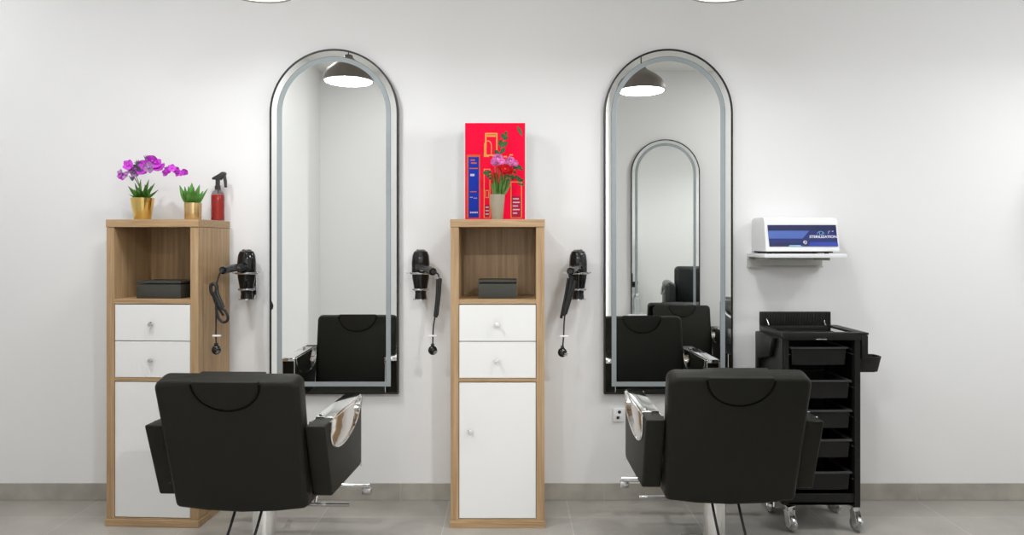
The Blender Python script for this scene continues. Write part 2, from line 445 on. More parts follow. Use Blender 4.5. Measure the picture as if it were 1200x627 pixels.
def card_box(label, px0, px1, py0, d, dep, rz):
    a = at(px0, py0, d); b = at(px1, 0, d)
    w = b.x - a.x; h = a.z - SH
    t = thing('storage_box', label, 'box', ((a.x + b.x) / 2, d - D + dep / 2, SH + .0005), rz, 'charcoal boxes in the cabinets')
    MB().box(-w / 2, w / 2, -dep / 2, dep / 2, 0, h * .80, .002).build('body', 'box', t)
    MB().box(-w / 2 - .0008, w / 2 + .0008, -dep / 2 - .0008, dep / 2 + .0008, h * .86, h, .001).build('lid', 'box', t)
card_box('charcoal box on the open shelf of the left cabinet', 160.2, 213.5, 329.5, 3.44, .17, th)
card_box('charcoal box on the open shelf of the cabinet between the mirrors', 560.5, 605.5, 328.3, 3.43, .17, 0)

# ------------------------------------------------------------------ styling chairs
def make_chair(name, label, loc, rz, lift=0.0, group=None):
    """origin on the floor under the column; the chair faces +y"""
    t = thing(name, label, 'chair', loc, rz, group)
    up = Matrix.Translation((0, 0, lift))
    # backrest: a leaning padded slab, in a frame with z along its height
    tilt = math.atan2(.15, .52); Lb = math.hypot(.15, .52)
    B = up @ Matrix.Translation((0, -.23, .326)) @ Matrix.Rotation(tilt, 4, 'X')
    hw = .266
    outline = [(-hw + .012, .010), (-hw * .5, -.006), (0, -.012), (hw * .5, -.006), (hw - .012, .010)]
    rc = .036
    for (cx, a0) in ((hw - rc, 0), (-hw + rc, PI / 2)):
        for k in range(6):
            a = a0 + PI / 2 * k / 5
            outline.append((cx + rc * math.cos(a), Lb - rc + rc * math.sin(a)))
    MB().prism(outline, 'y', 0, .085, .020, 4, B).build('backrest', 'leather', t)
    # half-moon head pad let into the top of the back, with a seam round it
    hp = [(.122 * math.cos(a), Lb - .004 - .108 * math.sin(a) if True else 0) for a in [PI * k / 20 for k in range(21)]]
    hp = [(.122, Lb - .0006)] + hp[0:] + [(-.122, Lb - .0006)]
    MB().prism(hp, 'y', -.0022, .0872, .018, 4, B).build('head_pad', 'leather', t)
    sm = MB()
    for yy in (-.0005, .0855):
        arc = [B @ Vector((.1255 * math.cos(a), yy, Lb - .010 - .106 * math.sin(a))) for a in [PI * k / 28 for k in range(29)]]
        sm.tube(arc, .0036, 8)
    sm.build('head_pad_seam', 'piping', t)
    # seat
    MB().box(-.252, .252, -.12, .27, .355 + lift, .43 + lift, .03, 4).build('seat_cushion', 'leather', t)
    MB().box(-.24, .24, -.17, .24, .325 + lift, .356 + lift, .008).build('seat_base', 'blackmetal', t)
    # arms with chrome cap and a half-moon chrome inlay on both flanks
    for sx in (-1, 1):
        x0, x1 = sorted((sx * .262, sx * .338))
        side = [(-.300, .668 + lift), (-.190, .374 + lift), (.25, .355 + lift), (.27, .375 + lift), (.27, .660 + lift)]
        arm = MB().prism(side, 'x', x0, x1, .008, 3).build('armrest', 'leather', t)
        zt = .663 + lift
        cap = [(-.17, zt - .002), (.262, zt - .004), (.270, zt - .016), (.277, zt - .010), (.268, zt + .008), (-.17, zt + .010)]
        MB().prism(cap, 'x', x0 + .003, x1 - .003, .002, 2).build('arm_cap', 'chrome', arm)
        for xx in (x0, x1 - .006):
            MB().box(xx, xx + .006, .268, .277, .345 + lift, zt - .006, .0015, 1).build('chrome_edge', 'chrome', arm)
        u = []
        for k in range(25):
            a = PI * k / 24; c = math.cos(a); sn = math.sin(a)
            y = .020 + .235 * c - .055 * sn; z = zt + .002 - .126 * (sn ** .72)
            u.append((y, z))
        MB().prism(u, 'x', x0 - .0025, x1 + .0025, .0015, 2).build('chrome_inlay', 'inlay', arm)
        for xx in (x0 - .003, x1 + .003):
            MB().tube([(xx, y, z) for (y, z) in u], .004, 8).build('inlay_rim', 'chrome', arm)
        for yy in (-.155,):
            MB().box(x0 + .012, x0 + .030, yy, yy + .012, zt + .010, zt + .016, .002).build('cap_screw', 'chrome', arm)
    # column, pedal, base
    MB().lathe([(0, .035), (.085, .035), (.075, .06), (.048, .075), (.046, .326 + lift), (0, .326 + lift)], n=32).build('column', 'chrome', t)
    MB().lathe([(0, 0), (.252, 0), (.256, .008), (.248, .018), (.18, .028), (.09, .038), (0, .040)], n=64).build('base_plate', 'chrome', t)
    pd = MB()
    for x in (-.052, .052):
        pd.tube(spline([(x, -.06, .322 + lift), (x, -.14, .318 + lift), (x, -.21, .255 + lift), (x, -.30, .18 + lift)], 5), .0055, 8)
    pd.tube([(-.052, -.30, .18 + lift), (.052, -.30, .18 + lift)], .0055, 8)
    pd.build('height_pedal', 'blackmetal', t)
    fr = MB()
    for x in (-.10, .10):
        fr.tube(spline([(x, .18, .32 + lift), (x, .30, .29 + lift), (x, .40, .20 + lift), (x, .47, .185 + lift)], 6), .012, 10)
    fr.tube([(-.33, .47, .19 + lift), (.33, .47, .19 + lift)], .013, 12)
    fr.tube([(-.26, .36, .14 + lift), (.26, .36, .14 + lift)], .010, 10)
    for x in (-.10, .10): fr.tube([(x, .41, .195 + lift), (x, .36, .14 + lift)], .008, 8)
    foot = fr.build('footrest', 'chrome', t)
    for x in (-.315, .315): MB().box(x - .022, x + .022, .455, .485, .150 + lift, .182 + lift, .005).build('footrest_stop', 'steel', foot)
    return t
GC = 'black styling chairs'
chair = make_chair('styling_chair', 'black padded styling chair in front of the left arched mirror', (-1.020, 2.95 - D, 0), math.radians(-1.8), 0, GC)
copy_thing(chair, (.856, 3.03 - D, 0), math.radians(-1.0), 'black padded styling chair in front of the right arched mirror, beside the trolley')
make_chair('styling_chair', 'black styling chair with its back to the opposite wall, seen inside the right mirror', (1.61, -2.80, 0), 0, -.11, GC)

# ------------------------------------------------------------------ hair dryers on wall holders
def dryer_set(px, tip_px, tip_py, bundle, plug, lab_d, lab_h, d_tip):
    dw = 3.665
    c = at(px, 321, dw); X, Y = c.x, c.y
    h = thing('dryer_holder', lab_h, 'holder', (X, -.001, at(px, 321, dw).z), 0, 'chrome dryer holders')
    zr = 0.0
    MB().box(-.022, .022, -.005, 0, -.135, .03, .003).build('wall_plate', 'chrome', h)
    def ring(z, r, s=None):
        mb = MB()
        mb.tube([(r * math.cos(2 * PI * k / 28), Y + .001 + r * math.sin(2 * PI * k / 28), z) for k in range(28)], .0056, 8, True)
        mb.tube([(0, Y + r, z), (0, -.004, z)], .004, 8)
        mb.build('ring', 'steel', h)
    ring(.004, .0525); ring(-.079, .037)
    MB().tube([(-.052, Y + .001, .004), (-.074, Y + .001, .006)], .0038, 8).build('prong', 'chrome', h)
    MB().tube([(.052, Y + .001, .004), (.066, Y + .001, .008)], .0038, 8).build('prong', 'chrome', h)
    MB().lathe([(0, -.131), (.040, -.131), (.040, -.127), (0, -.127)], (0, Y + .001, 0), 24).box(-.008, .008, Y + .03, -.004, -.131, -.127).build('foot_cup', 'chrome', h)
    g = thing('hair_dryer', lab_d, 'hair dryer', (X, Y + .001, at(px, 321, dw).z), 0, 'black hair dryers')
    MB().lathe([(0, .121), (.022, .121), (.034, .114), (.042, .095), (.0455, .06), (.0455, .02), (.043, -.02), (.036, -.06), (.0335, -.078), (.0, -.078)], n=32).build('barrel', 'gloss', g)
    MB().lathe([(0, .126), (.020, .126), (.024, .121), (.020, .117), (0, .117)], n=28).build('air_intake', 'steel', g)
    MB().lathe([(.0, -.078), (.031, -.078), (.028, -.100), (.031, -.1262), (.0, -.1262)], n=28).build('nozzle', 'gloss', g)
    inv = Vector((X, Y + .001, at(px, 321, dw).z))
    tip = at(tip_px, tip_py, d_tip) - inv
    st = Vector((0, -.03, .035))
    hp = spline([st, st.lerp(tip, .35) + Vector((0, 0, .004)), st.lerp(tip, .7) + Vector((0, 0, .003)), tip], 5)
    MB().tube(hp, .016, 14, radii=[.027 - .008 * min(1, i / 4) if i < 5 else .0195 - .001 * (i % 2) for i in range(len(hp))]).build('handle', 'gloss', g)
    MB().tube([tip, tip + (tip - st).normalized() * .016], .010, 12).build('cord_collar', 'darkplastic', g)
    e = tip + (tip - st).normalized() * .012
    pts = [e] + [at(a, b, dd) - inv for (a, b, dd) in bundle['lead']]
    MB().tube(spline(pts, 8), .0038, 8).build('cord', 'cord', g)
    for k, strand in enumerate(bundle['strands']):
        MB().tube(spline([at(a, b, dd) - inv for (a, b, dd) in strand[1]], 8), strand[0], 10).build('cord_loop', 'cord', g)
    MB().tube(spline([at(a, b, dd) - inv for (a, b, dd) in bundle['tail']], 8), .0036, 8).build('cord', 'cord', g)
    tx, ty, td = bundle['tie']; q = at(tx, ty, td) - inv
    MB().box(q.x - .020, q.x + .020, q.y - .006, q.y + .006, q.z - .004, q.z + .004, .002).build('cord_tie', 'plastic', g)
    p = at(*plug) - inv
    pl = MB().ball(p, .022, (1, .8, 1.05)).box(p.x - .008, p.x + .008, p.y - .01, p.y + .01, p.z + .012, p.z + .032, .003).build('plug', 'gloss', g)
    MB().cyl(p + Vector((.010, -.016, -.004)), p + Vector((.024, -.024, -.002)), .0028, n=8).cyl(p + Vector((.006, -.016, -.012)), p + Vector((.020, -.024, -.010)), .0028, n=8).build('plug_pin', 'steel', pl)
def w(d, pts): return [(a, b, d) for (a, b) in pts]
dryer_set(289, 261, 317, dict(
    lead=w(3.41, [(257.5, 321), (254.5, 330), (252, 342)]),
    strands=[(.0085, w(3.41, [(252, 349), (247.8, 342), (247.2, 335), (250, 332.5), (253.5, 335), (254.5, 343), (258, 352), (262, 361)])),
             (.0065, w(3.405, [(254, 352), (253.5, 362), (256.5, 373), (261.5, 377.5), (266, 376), (267, 371), (264, 364.5), (259, 360), (254.5, 351), (250, 342)])),
             (.006, w(3.415, [(249.5, 345), (253, 356), (258, 364), (262, 370)]))],
    tail=w(3.41, [(252.5, 350), (253.2, 370), (253, 393), (253.5, 404)]), tie=(254, 393.5, 3.405)), (253.5, 410, 3.41),
    'black hair dryer hanging by the left cabinet, handle pointing out with looped cord', 'chrome wall holder with the hair dryer beside the left cabinet', 3.42)
dryer_set(493, 507.5, 318.5, dict(
    lead=w(3.46, [(513, 321), (514.5, 325)]),
    strands=[(.0085, w(3.46, [(513, 327), (512.5, 345), (510, 371)])), (.0075, w(3.455, [(515.5, 326), (515, 343), (512, 370)])),
             (.007, w(3.465, [(516.5, 327), (513.5, 350), (511, 372)]))],
    tail=w(3.46, [(510, 370), (508, 382), (507.3, 393), (507, 405)]), tie=(507, 393.5, 3.455)), (507, 410.5, 3.46),
    'black hair dryer hanging right of the left mirror, cord bundled in a straight roll', 'chrome wall holder with the hair dryer right of the left mirror', 3.46)
dryer_set(677.5, 668.5, 318, dict(
    lead=w(3.44, [(667, 323), (669, 328)]),
    strands=[(.0105, w(3.44, [(670, 324), (667, 345), (660.5, 370)])), (.009, w(3.435, [(674, 329), (668.5, 348), (662.5, 368)])),
             (.007, w(3.445, [(666, 326), (663, 345), (657.5, 373)]))],
    tail=w(3.44, [(662, 368), (661, 380), (660.5, 394), (659.5, 406)]), tie=(661, 394, 3.435)), (659, 413, 3.44),
    'black hair dryer hanging left of the right mirror, cord bundle falling from its handle', 'chrome wall holder with the hair dryer left of the right mirror', 3.44)

# ------------------------------------------------------------------ plants and bottle on the left cabinet
def pot(name_, mb_r, c, m, parent):
    rt, rb, h = mb_r
    prof = [(0, 0), (rb, 0), (rb + .001, .003), (rt, h), (rt - .003, h), (rt - .005, h - .012), (0, h - .012)]
    MB().lathe(prof, (0, 0, 0), 40).build(name_, m, parent)
    MB().lathe([(0, h - .011), (rt - .006, h - .011), (0, h - .006)], (0, 0, 0), 24).build('soil', 'soil', parent)
def flower(px, py, d, r, m, root, o, tiltx=0.0, n=5):
    mb = MB(); c = at(px, py, d) - o
    yaw = random.uniform(-.7, .7); pit = random.uniform(-.5, .5) + tiltx
    R = Matrix.Rotation(yaw, 3, 'Z') @ Matrix.Rotation(pit, 3, 'X')
    a0 = random.uniform(0, 2 * PI)
    for k in range(n):
        a = a0 + 2 * PI * k / n
        dv = R @ Vector((math.cos(a), -.28, math.sin(a))); sd = R @ Vector((-math.sin(a), 0, math.cos(a)))
        mb.leaf(c, c + dv * r * 1.08, r * 1.05, sd, .06, 6, .2, .6, .0006)
    mb.ball(c + R @ Vector((0, -.006, 0)), r * .22)
    return mb.build('flower', m, root)
dO = 3.55
o1 = Vector(((167 - 600) / F * dO, dO - D, CT + .0005))
orch = thing('potted_orchid', 'magenta orchid with arching flower spray in a shiny gold pot', 'plant', o1)
pot('pot', (.0555, .0375, .110), o1, 'gold', orch)
for i, (tx, ty, dd, wd) in enumerate([(150, 218, 3.50, .020), (151, 228, 3.52, .012), (158, 214, 3.60, .017), (165, 210, 3.56, .016), (174.5, 210, 3.53, .018), (181.5, 214.5, 3.50, .018),
                                      (185.5, 222.5, 3.55, .013), (157, 222, 3.46, .018), (177, 218, 3.60, .02), (170, 216, 3.48, .02), (162, 220, 3.47, .018), (152, 219.5, 3.58, .017)]):
    tp = at(tx, ty, dd) - o1
    MB().leaf((random.uniform(-.012, .012), random.uniform(-.01, .01), .098), tp, wd * 1.15, None, -.06 if tp.x < 0 else .06, 8, .3, .3).build('leaf', 'leaf', orch)
stem = spline([(0, 0, .10), at(163, 218, dO) - o1, at(156, 205, dO) - o1, at(158, 200, dO) - o1, at(170, 194, dO) - o1, at(183, 194, dO) - o1, at(200, 198, dO) - o1, at(218, 201, dO) - o1], 6)
MB().tube(stem, .0022, 7).build('stem', 'stemb', orch)
MB().tube(spline([(.004, 0, .10), at(165, 222, 3.57) - o1, at(160, 208, 3.57) - o1, at(151, 195, 3.57) - o1], 6), .0017, 7).build('stem', 'stemg', orch)
for (px, py, r, mm) in [(141, 203.5, 4.5, 'orchidl'), (143, 206.5, 4, 'orchid'), (148.5, 205, 5, 'orchidl'), (150.5, 193.5, 5.6, 'orchid'), (152, 195.5, 4.6, 'orchid'), (158, 202, 5, 'orchidl'),
                       (161, 197.5, 5, 'bud'), (166, 199, 6.2, 'orchid'), (170, 194, 6.4, 'orchid'), (175, 196, 6, 'orchidl'), (179, 188.5, 6.4, 'orchid'), (182, 191.5, 6.2, 'orchid'),
                       (176, 191, 5, 'orchid'), (185, 196, 5.4, 'orchid'), (190, 196, 4.6, 'orchid'), (194.5, 202, 4.2, 'orchid'), (197, 199.5, 3.6, 'orchid'), (201.5, 197, 4, 'orchid'), (206, 199, 3.8, 'orchid'),
                       (209, 203, 3.8, 'orchid'), (213.5, 203.5, 3.4, 'orchid'), (216.5, 201.5, 3.6, 'orchid')]:
    flower(px, py, dO - random.uniform(.0, .045), r * dO / F * 1.12, mm, orch, o1)
for (px, py) in [(157.5, 204), (172, 186.5), (162, 192.5), (155, 210)]:
    mb = MB(); c = at(px, py, dO - .01) - o1
    for k in range(6):
        a = PI * k / 5
        mb.leaf(c - Vector((0, 0, .008)), c + Vector((math.cos(a) * .014, random.uniform(-.012, .012), .010 + .012 * math.sin(a))), .007, None, .05, 4)
    mb.build('bud', 'bud', orch)

dS = 3.56
o2 = Vector(((226 - 600) / F * dS, dS - D, CT + .0005))
suc = thing('potted_succulent', 'small green succulent in a straight satin gold pot', 'plant', o2)
pot('pot', (.0405, .0375, .086), o2, 'gold2', suc)
for (bx, tx, ty, dd, wd) in [(-.022, 210.5, 217, 3.55, .026), (-.014, 216.5, 218.5, 3.52, .024), (-.008, 220.5, 222, 3.60, .025), (.0, 225, 214.3, 3.56, .036), (.010, 231, 223, 3.50, .024),
                             (.014, 234, 216.5, 3.55, .028), (.022, 243.5, 220.8, 3.56, .012), (-.018, 214, 223, 3.50, .022), (.020, 238, 224, 3.60, .02), (.004, 227, 219, 3.49, .03), (-.004, 221, 218, 3.50, .024)]:
    tp = at(tx, ty, dd) - o2
    MB().leaf((bx, random.uniform(-.012, .012), .074), tp, wd, Vector((1, 0, 0)), .05, 8, .25, .38, .0025).build('leaf', 'leaf2', suc)

dB = 3.68
o3 = Vector(((255.2 - 600) / F * dB, dB - D, CT + .0005))
sp = thing('spray_bottle', 'clear spray bottle of red liquid with a dark trigger head', 'bottle', o3)
rB = .0335
hB = at(0, 222.5, dB).z - o3.z
MB().lathe([(0, .0), (rB - .003, 0), (rB, .004), (rB, hB - .03), (rB - .005, hB - .012), (.016, hB), (.013, hB + .008), (.011, hB + .008), (.014, hB - .003), (rB - .007, hB - .014), (rB - .002, hB - .032),
            (rB - .002, .005), (0, .003)], n=32).build('bottle', 'glass', sp)
MB().lathe([(0, .0035), (rB - .0025, .0055), (rB - .0025, at(0, 228.5, dB).z - o3.z), (0, at(0, 228.5, dB).z - o3.z)], n=32).build('liquid', 'liquid', sp)
kB = dB / F
def bp(px, py): return ((px - 255.2) * kB, at(0, py, dB).z - o3.z)
MB().lathe([(0, hB), (.0145, hB), (.0145, hB + .02), (.011, hB + .024), (.011, bp(0, 208)[1]), (0, bp(0, 208)[1])], n=24).build('neck', 'darkplastic', sp)
MB().prism([bp(250.2, 210.2), bp(250.0, 207.8), bp(256, 204.5), bp(260.5, 201.5), bp(264.2, 201.6), bp(265.2, 204.5), bp(262, 206.5), bp(259.5, 211), bp(252.8, 211)], 'y', -.011, .011, .003).build('spray_head', 'darkplastic', sp)
MB().prism([bp(261, 205.5), bp(264.3, 204.2), bp(265.6, 212), bp(265.9, 219.8), bp(263.4, 219.8), bp(262.6, 213)], 'y', -.007, .007, .002).build('trigger', 'darkplastic', sp)
MB().cyl((bp(250.4, 209)[0], 0, bp(0, 209)[1]), (bp(248.9, 209.6)[0], 0, bp(0, 209.6)[1]), .006, n=12).build('spray_nozzle', 'darkplastic', sp)
MB().tube([(0, 0, .012), (.002, 0, hB)], .0022, 8).build('dip_tube', 'darkplastic', sp)

# ------------------------------------------------------------------ red display box, vase, bouquet
dR = 3.60
a = at(544.8, 144.3, dR); b = at(615.6, 256, dR)
ox = (a.x + b.x) / 2
rb_ = thing('display_box', 'red printed display box standing behind the flower vase', 'box', (ox, dR - D, CT + .0005))
hw, hh = (b.x - a.x) / 2, a.z - CT
MB().box(-hw - .003, hw + .003, .0, .085, 0, hh + .003, .0015, 1).build('box_body', 'plastic', rb_)
MB().box(-hw + .001, hw - .001, -.0012, 0.0005, .002, hh, 0).build('front_print', 'red', rb_)
def q(px, py): p = at(px, py, dR); return (p.x - ox, p.z - CT)
def flat(mb, pts, lift=0): return mb.prism([q(*p) for p in pts], 'y', -.0017 - lift, -.0008)
def rect(mb, x0, y0, x1, y1, lift=0): return flat(mb, [(x0, y0), (x1, y0), (x1, y1), (x0, y1)], lift)
def frame(mb, x0, y0, x1, y1, t, lift=0):
    rect(mb, x0, y0, x1, y0 + t, lift); rect(mb, x0, y1 - t, x1, y1, lift); rect(mb, x0, y0 + t, x0 + t, y1 - t, lift); rect(mb, x1 - t, y0 + t, x1, y1 - t, lift); return mb
rect(MB(), 547, 181.5, 562.8, 255.6).build('copper_border', 'orange', rb_)
rect(MB(), 549, 184.2, 561.2, 255.2, .0004).build('blue_strip', 'blue', rb_)
mb = MB()
for (x0, y0, x1) in [(551.5, 187, 556.5), (552, 190.5, 558.5)]: rect(mb, x0, y0, x1, y0 + 1.6, .0008)
rect(mb, 550.5, 197, 560, 198.2, .0008); rect(mb, 551, 224.3, 558.5, 225.4, .0008)
mb.build('copper_lines', 'orange', rb_)
mb = MB()
rect(mb, 551.2, 204, 556, 206.6, .0008); rect(mb, 551, 231, 554, 231.7, .0008); rect(mb, 555, 232, 559, 232.6, .0008)
for k in range(5): rect(mb, 551 + k * 1.9, 248.2, 552.4 + k * 1.9, 250, .0008)
mb.build('pale_lines', 'pale', rb_)
mb = MB(); frame(mb, 568.5, 156, 583, 183, 1.6)
flat(mb, [(570.5, 158.5), (582, 158.5), (582, 160.5), (570.5, 160.5)])
for k in range(14):
    f = lambda i: (571.8 + 4.6 * math.cos(PI - PI * i / 14) , 171 - 6.2 * math.sin(PI * i / 14))
    g_ = lambda i: (571.8 + 3.7 * math.cos(PI - PI * i / 14), 171 - 5.2 * math.sin(PI * i / 14))
    flat(mb, [f(k), f(k + 1), g_(k + 1), g_(k)], .0003)
rect(mb, 567.2, 171, 568.2, 184, .0002); rect(mb, 575.5, 171, 576.4, 183, .0002); rect(mb, 567, 181.8, 573, 184, .0003)
frame(mb, 567, 198, 574.5, 255.5, .8); frame(mb, 568.8, 223, 573, 232, .7)
for (cx, cy) in ((590, 183), (597, 181)): rect(mb, cx, cy, cx + 4, cy + 1.6)
frame(mb, 598.5, 213, 611.5, 255.5, .8)
mb.build('gold_outlines', 'goldp', rb_)
rect(MB(), 599.5, 230, 610.5, 255, .0001).build('dark_red_strip', 'redd', rb_); rect(MB(), 568.2, 240, 573.6, 255, .0001).build('dark_red_strip', 'redd', rb_)
mb = MB()
for k in range(5): rect(mb, 601, 232.5 + k * 4.2, 601 + [7, 8, 6, 8, 5][k], 233.8 + k * 4.2, .0006)
for k in range(3): rect(mb, 569, 242.5 + k * 4, 572.8, 243.6 + k * 4, .0006)
mb.build('pale_lines', 'pale', rb_)
MB().leaf((q(606.5, 148)[0], -.0012, q(606.5, 148)[1]), (q(612, 160)[0], -.0012, q(612, 160)[1]), .017, None, 0, 8, 0, .45, .0007).build('leaf_print', 'leafp', rb_)

dV = 3.49
vx = (582.8 - 600) / F * dV
o4 = Vector((vx, dV - D, CT + .0005))
zv = at(0, 228.2, dV).z - o4.z
vs = tag(MB().lathe([(0, 0), (.026, 0), (.0275, .003), (.0375, zv), (.035, zv), (.0255, .008), (0, .006)], n=40).build('flower_vase', 'vase'), 'tapered beige vase in front of the red display box', 'vase')
vs.location = o4
bq = thing('flower_bouquet', 'bouquet of pink and red flowers with trailing greenery in the beige vase', 'flowers', o4)
heads = [(583.5, 187, 'pink', 7.2, 3.46), (588, 190.5, 'pink', 5.2, 3.44), (579.5, 189.5, 'pink', 5, 3.46), (598, 189, 'pink', 6, 3.47), (603, 191.5, 'pink', 4.6, 3.47), (595, 193.5, 'pink', 4, 3.45),
         (592, 198.5, 'redpetal', 7, 3.43), (588, 196, 'redpetal', 5, 3.44), (597, 199.5, 'redpetal', 5.5, 3.44), (580, 206, 'redpetal', 4.4, 3.48), (578.5, 212, 'redpetal', 3.4, 3.48)]
for (px, py, mm, r, dd) in heads:
    c = at(px, py, dd) - o4
    bx = max(-.014, min(.014, c.x * .35))
    MB().tube(spline([(bx * .6, 0, .02), (bx, -.003, zv), (bx * .5 + c.x * .5, c.y * .5, (zv + c.z) / 2), c], 5), .0022, 7).build('stem', 'stemg', bq)
    mb = MB()
    for ring in range(3):
        for k in range(7):
            a = 2 * PI * k / 7 + ring * .45; rr = r * dV / F
            el = (.15 + ring * .42)
            dv = Vector((math.cos(a) * math.cos(el), -math.sin(el), math.sin(a) * math.cos(el)))
            mb.leaf(c + dv * rr * .1, c + dv * rr, rr * .85, Vector((-math.sin(a), 0, math.cos(a))), .1, 5, .3, .62, .0006)
    mb.ball(c + Vector((0, -rr * .3, 0)), rr * .35).build('flower', mm, bq)
for i in range(34):                                    # upright stalks and blades fanning out of the neck
    tx = random.uniform(575, 600); ty = random.uniform(196, 214); dd = random.uniform(3.44, 3.52)
    tp = at(tx, ty, dd) - o4
    MB().leaf((max(-.022, min(.022, tp.x * .4)), random.uniform(-.012, .012), zv - .02), tp, .011, Vector((1, 0, 0)), random.uniform(-.05, .05), 7, .2, .4).build('blade', 'stemg' if i % 3 else 'leaf', bq)
sprig = spline([(.004, 0, zv), at(586, 205, 3.5) - o4, at(585, 188, 3.51) - o4, at(588, 172, 3.51) - o4, at(592, 158, 3.51) - o4], 6)
MB().tube(sprig, .0016, 7).build('sprig', 'stemg', bq)
for (bx, by, tx, ty, wd) in [(588, 172, 595, 166, .022), (587, 173, 586.5, 163, .024), (590, 164, 595.5, 159, .02), (590.5, 163, 588, 156, .02), (592, 159, 594, 153.5, .016), (586, 181, 579, 176, .02), (586, 180, 592, 173, .022)]:
    MB().leaf(at(bx, by, 3.51) - o4, at(tx, ty, 3.50) - o4, wd, None, .06, 7, .15, .5).build('leaf', 'leaf3', bq)
for pts, lv in [([(584, 222), (575, 208), (571, 201), (569, 205)], 'leaf3'), ([(588, 222), (600, 204), (606, 195), (610, 199)], 'leaf3'), ([(589, 222), (601, 208), (608, 210), (611, 218)], 'leaf3')]:
    sp_ = spline([at(x, y, 3.485) - o4 for (x, y) in pts], 5)
    MB().tube(sp_, .0015, 6).build('sprig', 'stemg', bq)
    for k in range(4, len(sp_), 2):
        for s in (-1, 1):
            MB().leaf(sp_[k], sp_[k] + Vector((s * .016, random.uniform(-.012, 0), random.uniform(-.006, .014))), .013, None, .05, 5, .15, .5).build('leaf', lv, bq)

# ------------------------------------------------------------------ wall shelf and steriliser
k_ = 3.485 / F
SZ = EYE - (297.6 - HZ) * k_
x0, x1 = 1.228, 1.630
sh = thing('wall_shelf', 'small white wall shelf under the white steriliser', 'shelf', (0, 0, SZ))
MB().box(x0, x1, -.265, -.001, -.019, 0, .002).build('shelf_board', 'plastic', sh)
MB().prism([(-.001, -.0195), (-.030, -.0195), (-.034, -.026), (-.020, -.030), (-.020, -.066), (-.030, -.068), (-.030, -.074), (-.001, -.074)], 'x', x0, x1 - .015, .001, 1).build('mounting_rail', 'alu', sh)
MB().box(x0 + .03, x0 + .036, -.2, -.02, -.034, -.0192, .001).build('bracket', 'alu', sh)
MB().box(x1 - .06, x1 - .054, -.2, -.02, -.034, -.0192, .001).build('bracket', 'alu', sh)
st = thing('steriliser', 'white tabletop steriliser with a blue door on the wall shelf', 'steriliser', (0, 0, SZ))
sx0, sx1 = 1.249, 1.612
zt = at(0, 254.8, 3.6).z - SZ
yf = 3.53 - D
side = [(-.012, .012), (yf - .004, .012), (yf - .002, .030), (yf + .018, zt - .034)]
for k in range(6):
    a = PI * .06 + PI * .44 * k / 5
    side.append((yf + .018 + .034 - .034 * math.cos(a), zt - .034 + .034 * math.sin(a)))
side += [(-.04, zt), (-.012, zt - .012)]
MB().prism(side, 'x', sx0, sx1, .003, 2).build('casing', 'plastic', st)
MB().box(sx0 + .012, sx1 - .03, yf + .004, -.02, .0045, .0122).build('base_shadow_gap', 'gap', st)
for x in (sx0 + .03, sx1 - .05):
    for y in (yf + .03, -.05): MB().cyl((x, y, .0003), (x, y, .0125), .011, n=14).build('foot', 'rubber', st)
# door panel: quad lying on the sloping front
pA = Vector((sx0 + .014, yf + .0155, zt - .040)); pB = Vector((sx1 - .012, yf + .0155, zt - .040)); pC = Vector((sx1 - .008, yf - .0012, .036)); pD = Vector((sx0 + .018, yf - .0012, .036))
nF = (pB - pA).cross(pD - pA).normalized()
if nF.y > 0: nF = -nF
def dp(u, v, lift): return pA.lerp(pB, u).lerp(pD.lerp(pC, u), v) + nF * lift
def panel(poly, m, name, par, lift, th=.0012):
    t = bmesh.new(); A = [t.verts.new(dp(u, v, lift)) for (u, v) in poly]; B = [t.verts.new(dp(u, v, lift - th)) for (u, v) in poly]
    n = len(poly)
    t.faces.new(A); t.faces.new(list(reversed(B)))
    for i in range(n): t.faces.new((A[i], B[i], B[(i + 1) % n], A[(i + 1) % n]))
    bmesh.ops.recalc_face_normals(t, faces=t.faces); mb = MB(); mb._merge(t); return mb.build(name, m, par)
door = panel([(0, 0), (1, 0), (1, 1), (0, 1)], 'navy', 'door', st, .003, .006)
panel([(0, 0), (1, 0), (1, .255), (0, .255)], 'navyd', 'door_band', door, .0036)
panel([(.0, .27), (.605, .27), (.49, .635), (.0, .635)], 'bluel', 'door_band', door, .0036)
panel([(.60, .80), (.64, .80), (1, .80), (1, 1), (.60, 1), (.57, .98)], 'bluev', 'door_band', door, .0036)
panel([(0, .84), (.47, .84), (.47, 1), (0, 1)], 'navyd', 'door_band', door, .00345)
panel([(.29, .94), (.45, .94), (.47, 1), (.28, 1)], 'cyan', 'door_band', door, .0040)
cq = dp(.525, .81, .003)
MB().lathe([(0, .004), (.008, .004), (.0105, .002), (.0105, 0), (0, 0)], cq, 20, nF).build('door_lock', 'steel', door)
MB().lathe([(0, .0045), (.0035, .0045), (.0035, .004), (0, .004)], cq, 12, nF).build('keyhole', 'navyd', door)
def text(body, size, m, name, par, u, v, lift, wid=None):
    cu = bpy.data.curves.new(name, 'FONT'); cu.body = body; cu.size = size; cu.extrude = .0003; cu.align_x = 'LEFT'; cu.offset = .0004
    to = bpy.data.objects.new(name, cu); C.objects.link(to)
    dg = bpy.context.evaluated_depsgraph_get(); me = bpy.data.meshes.new_from_object(to.evaluated_get(dg))
    bpy.data.objects.remove(to); bpy.data.curves.remove(cu)
    xs_ = [q_.co.x for q_ in me.vertices]; sc = wid / (max(xs_) - min(xs_)) if wid else 1
    X = (pB - pA).normalized(); Y = (pA - pD); Y = (Y - X * Y.dot(X)).normalized(); Zv = X.cross(Y)
    o = dp(u, v, lift)
    for q_ in me.vertices: q_.co = o + X * (q_.co.x - min(xs_)) * sc + Y * q_.co.y + Zv * q_.co.z
    me.materials.append(M[m]); ob = bpy.data.objects.new(name, me); C.objects.link(ob); ob.parent = par; return ob
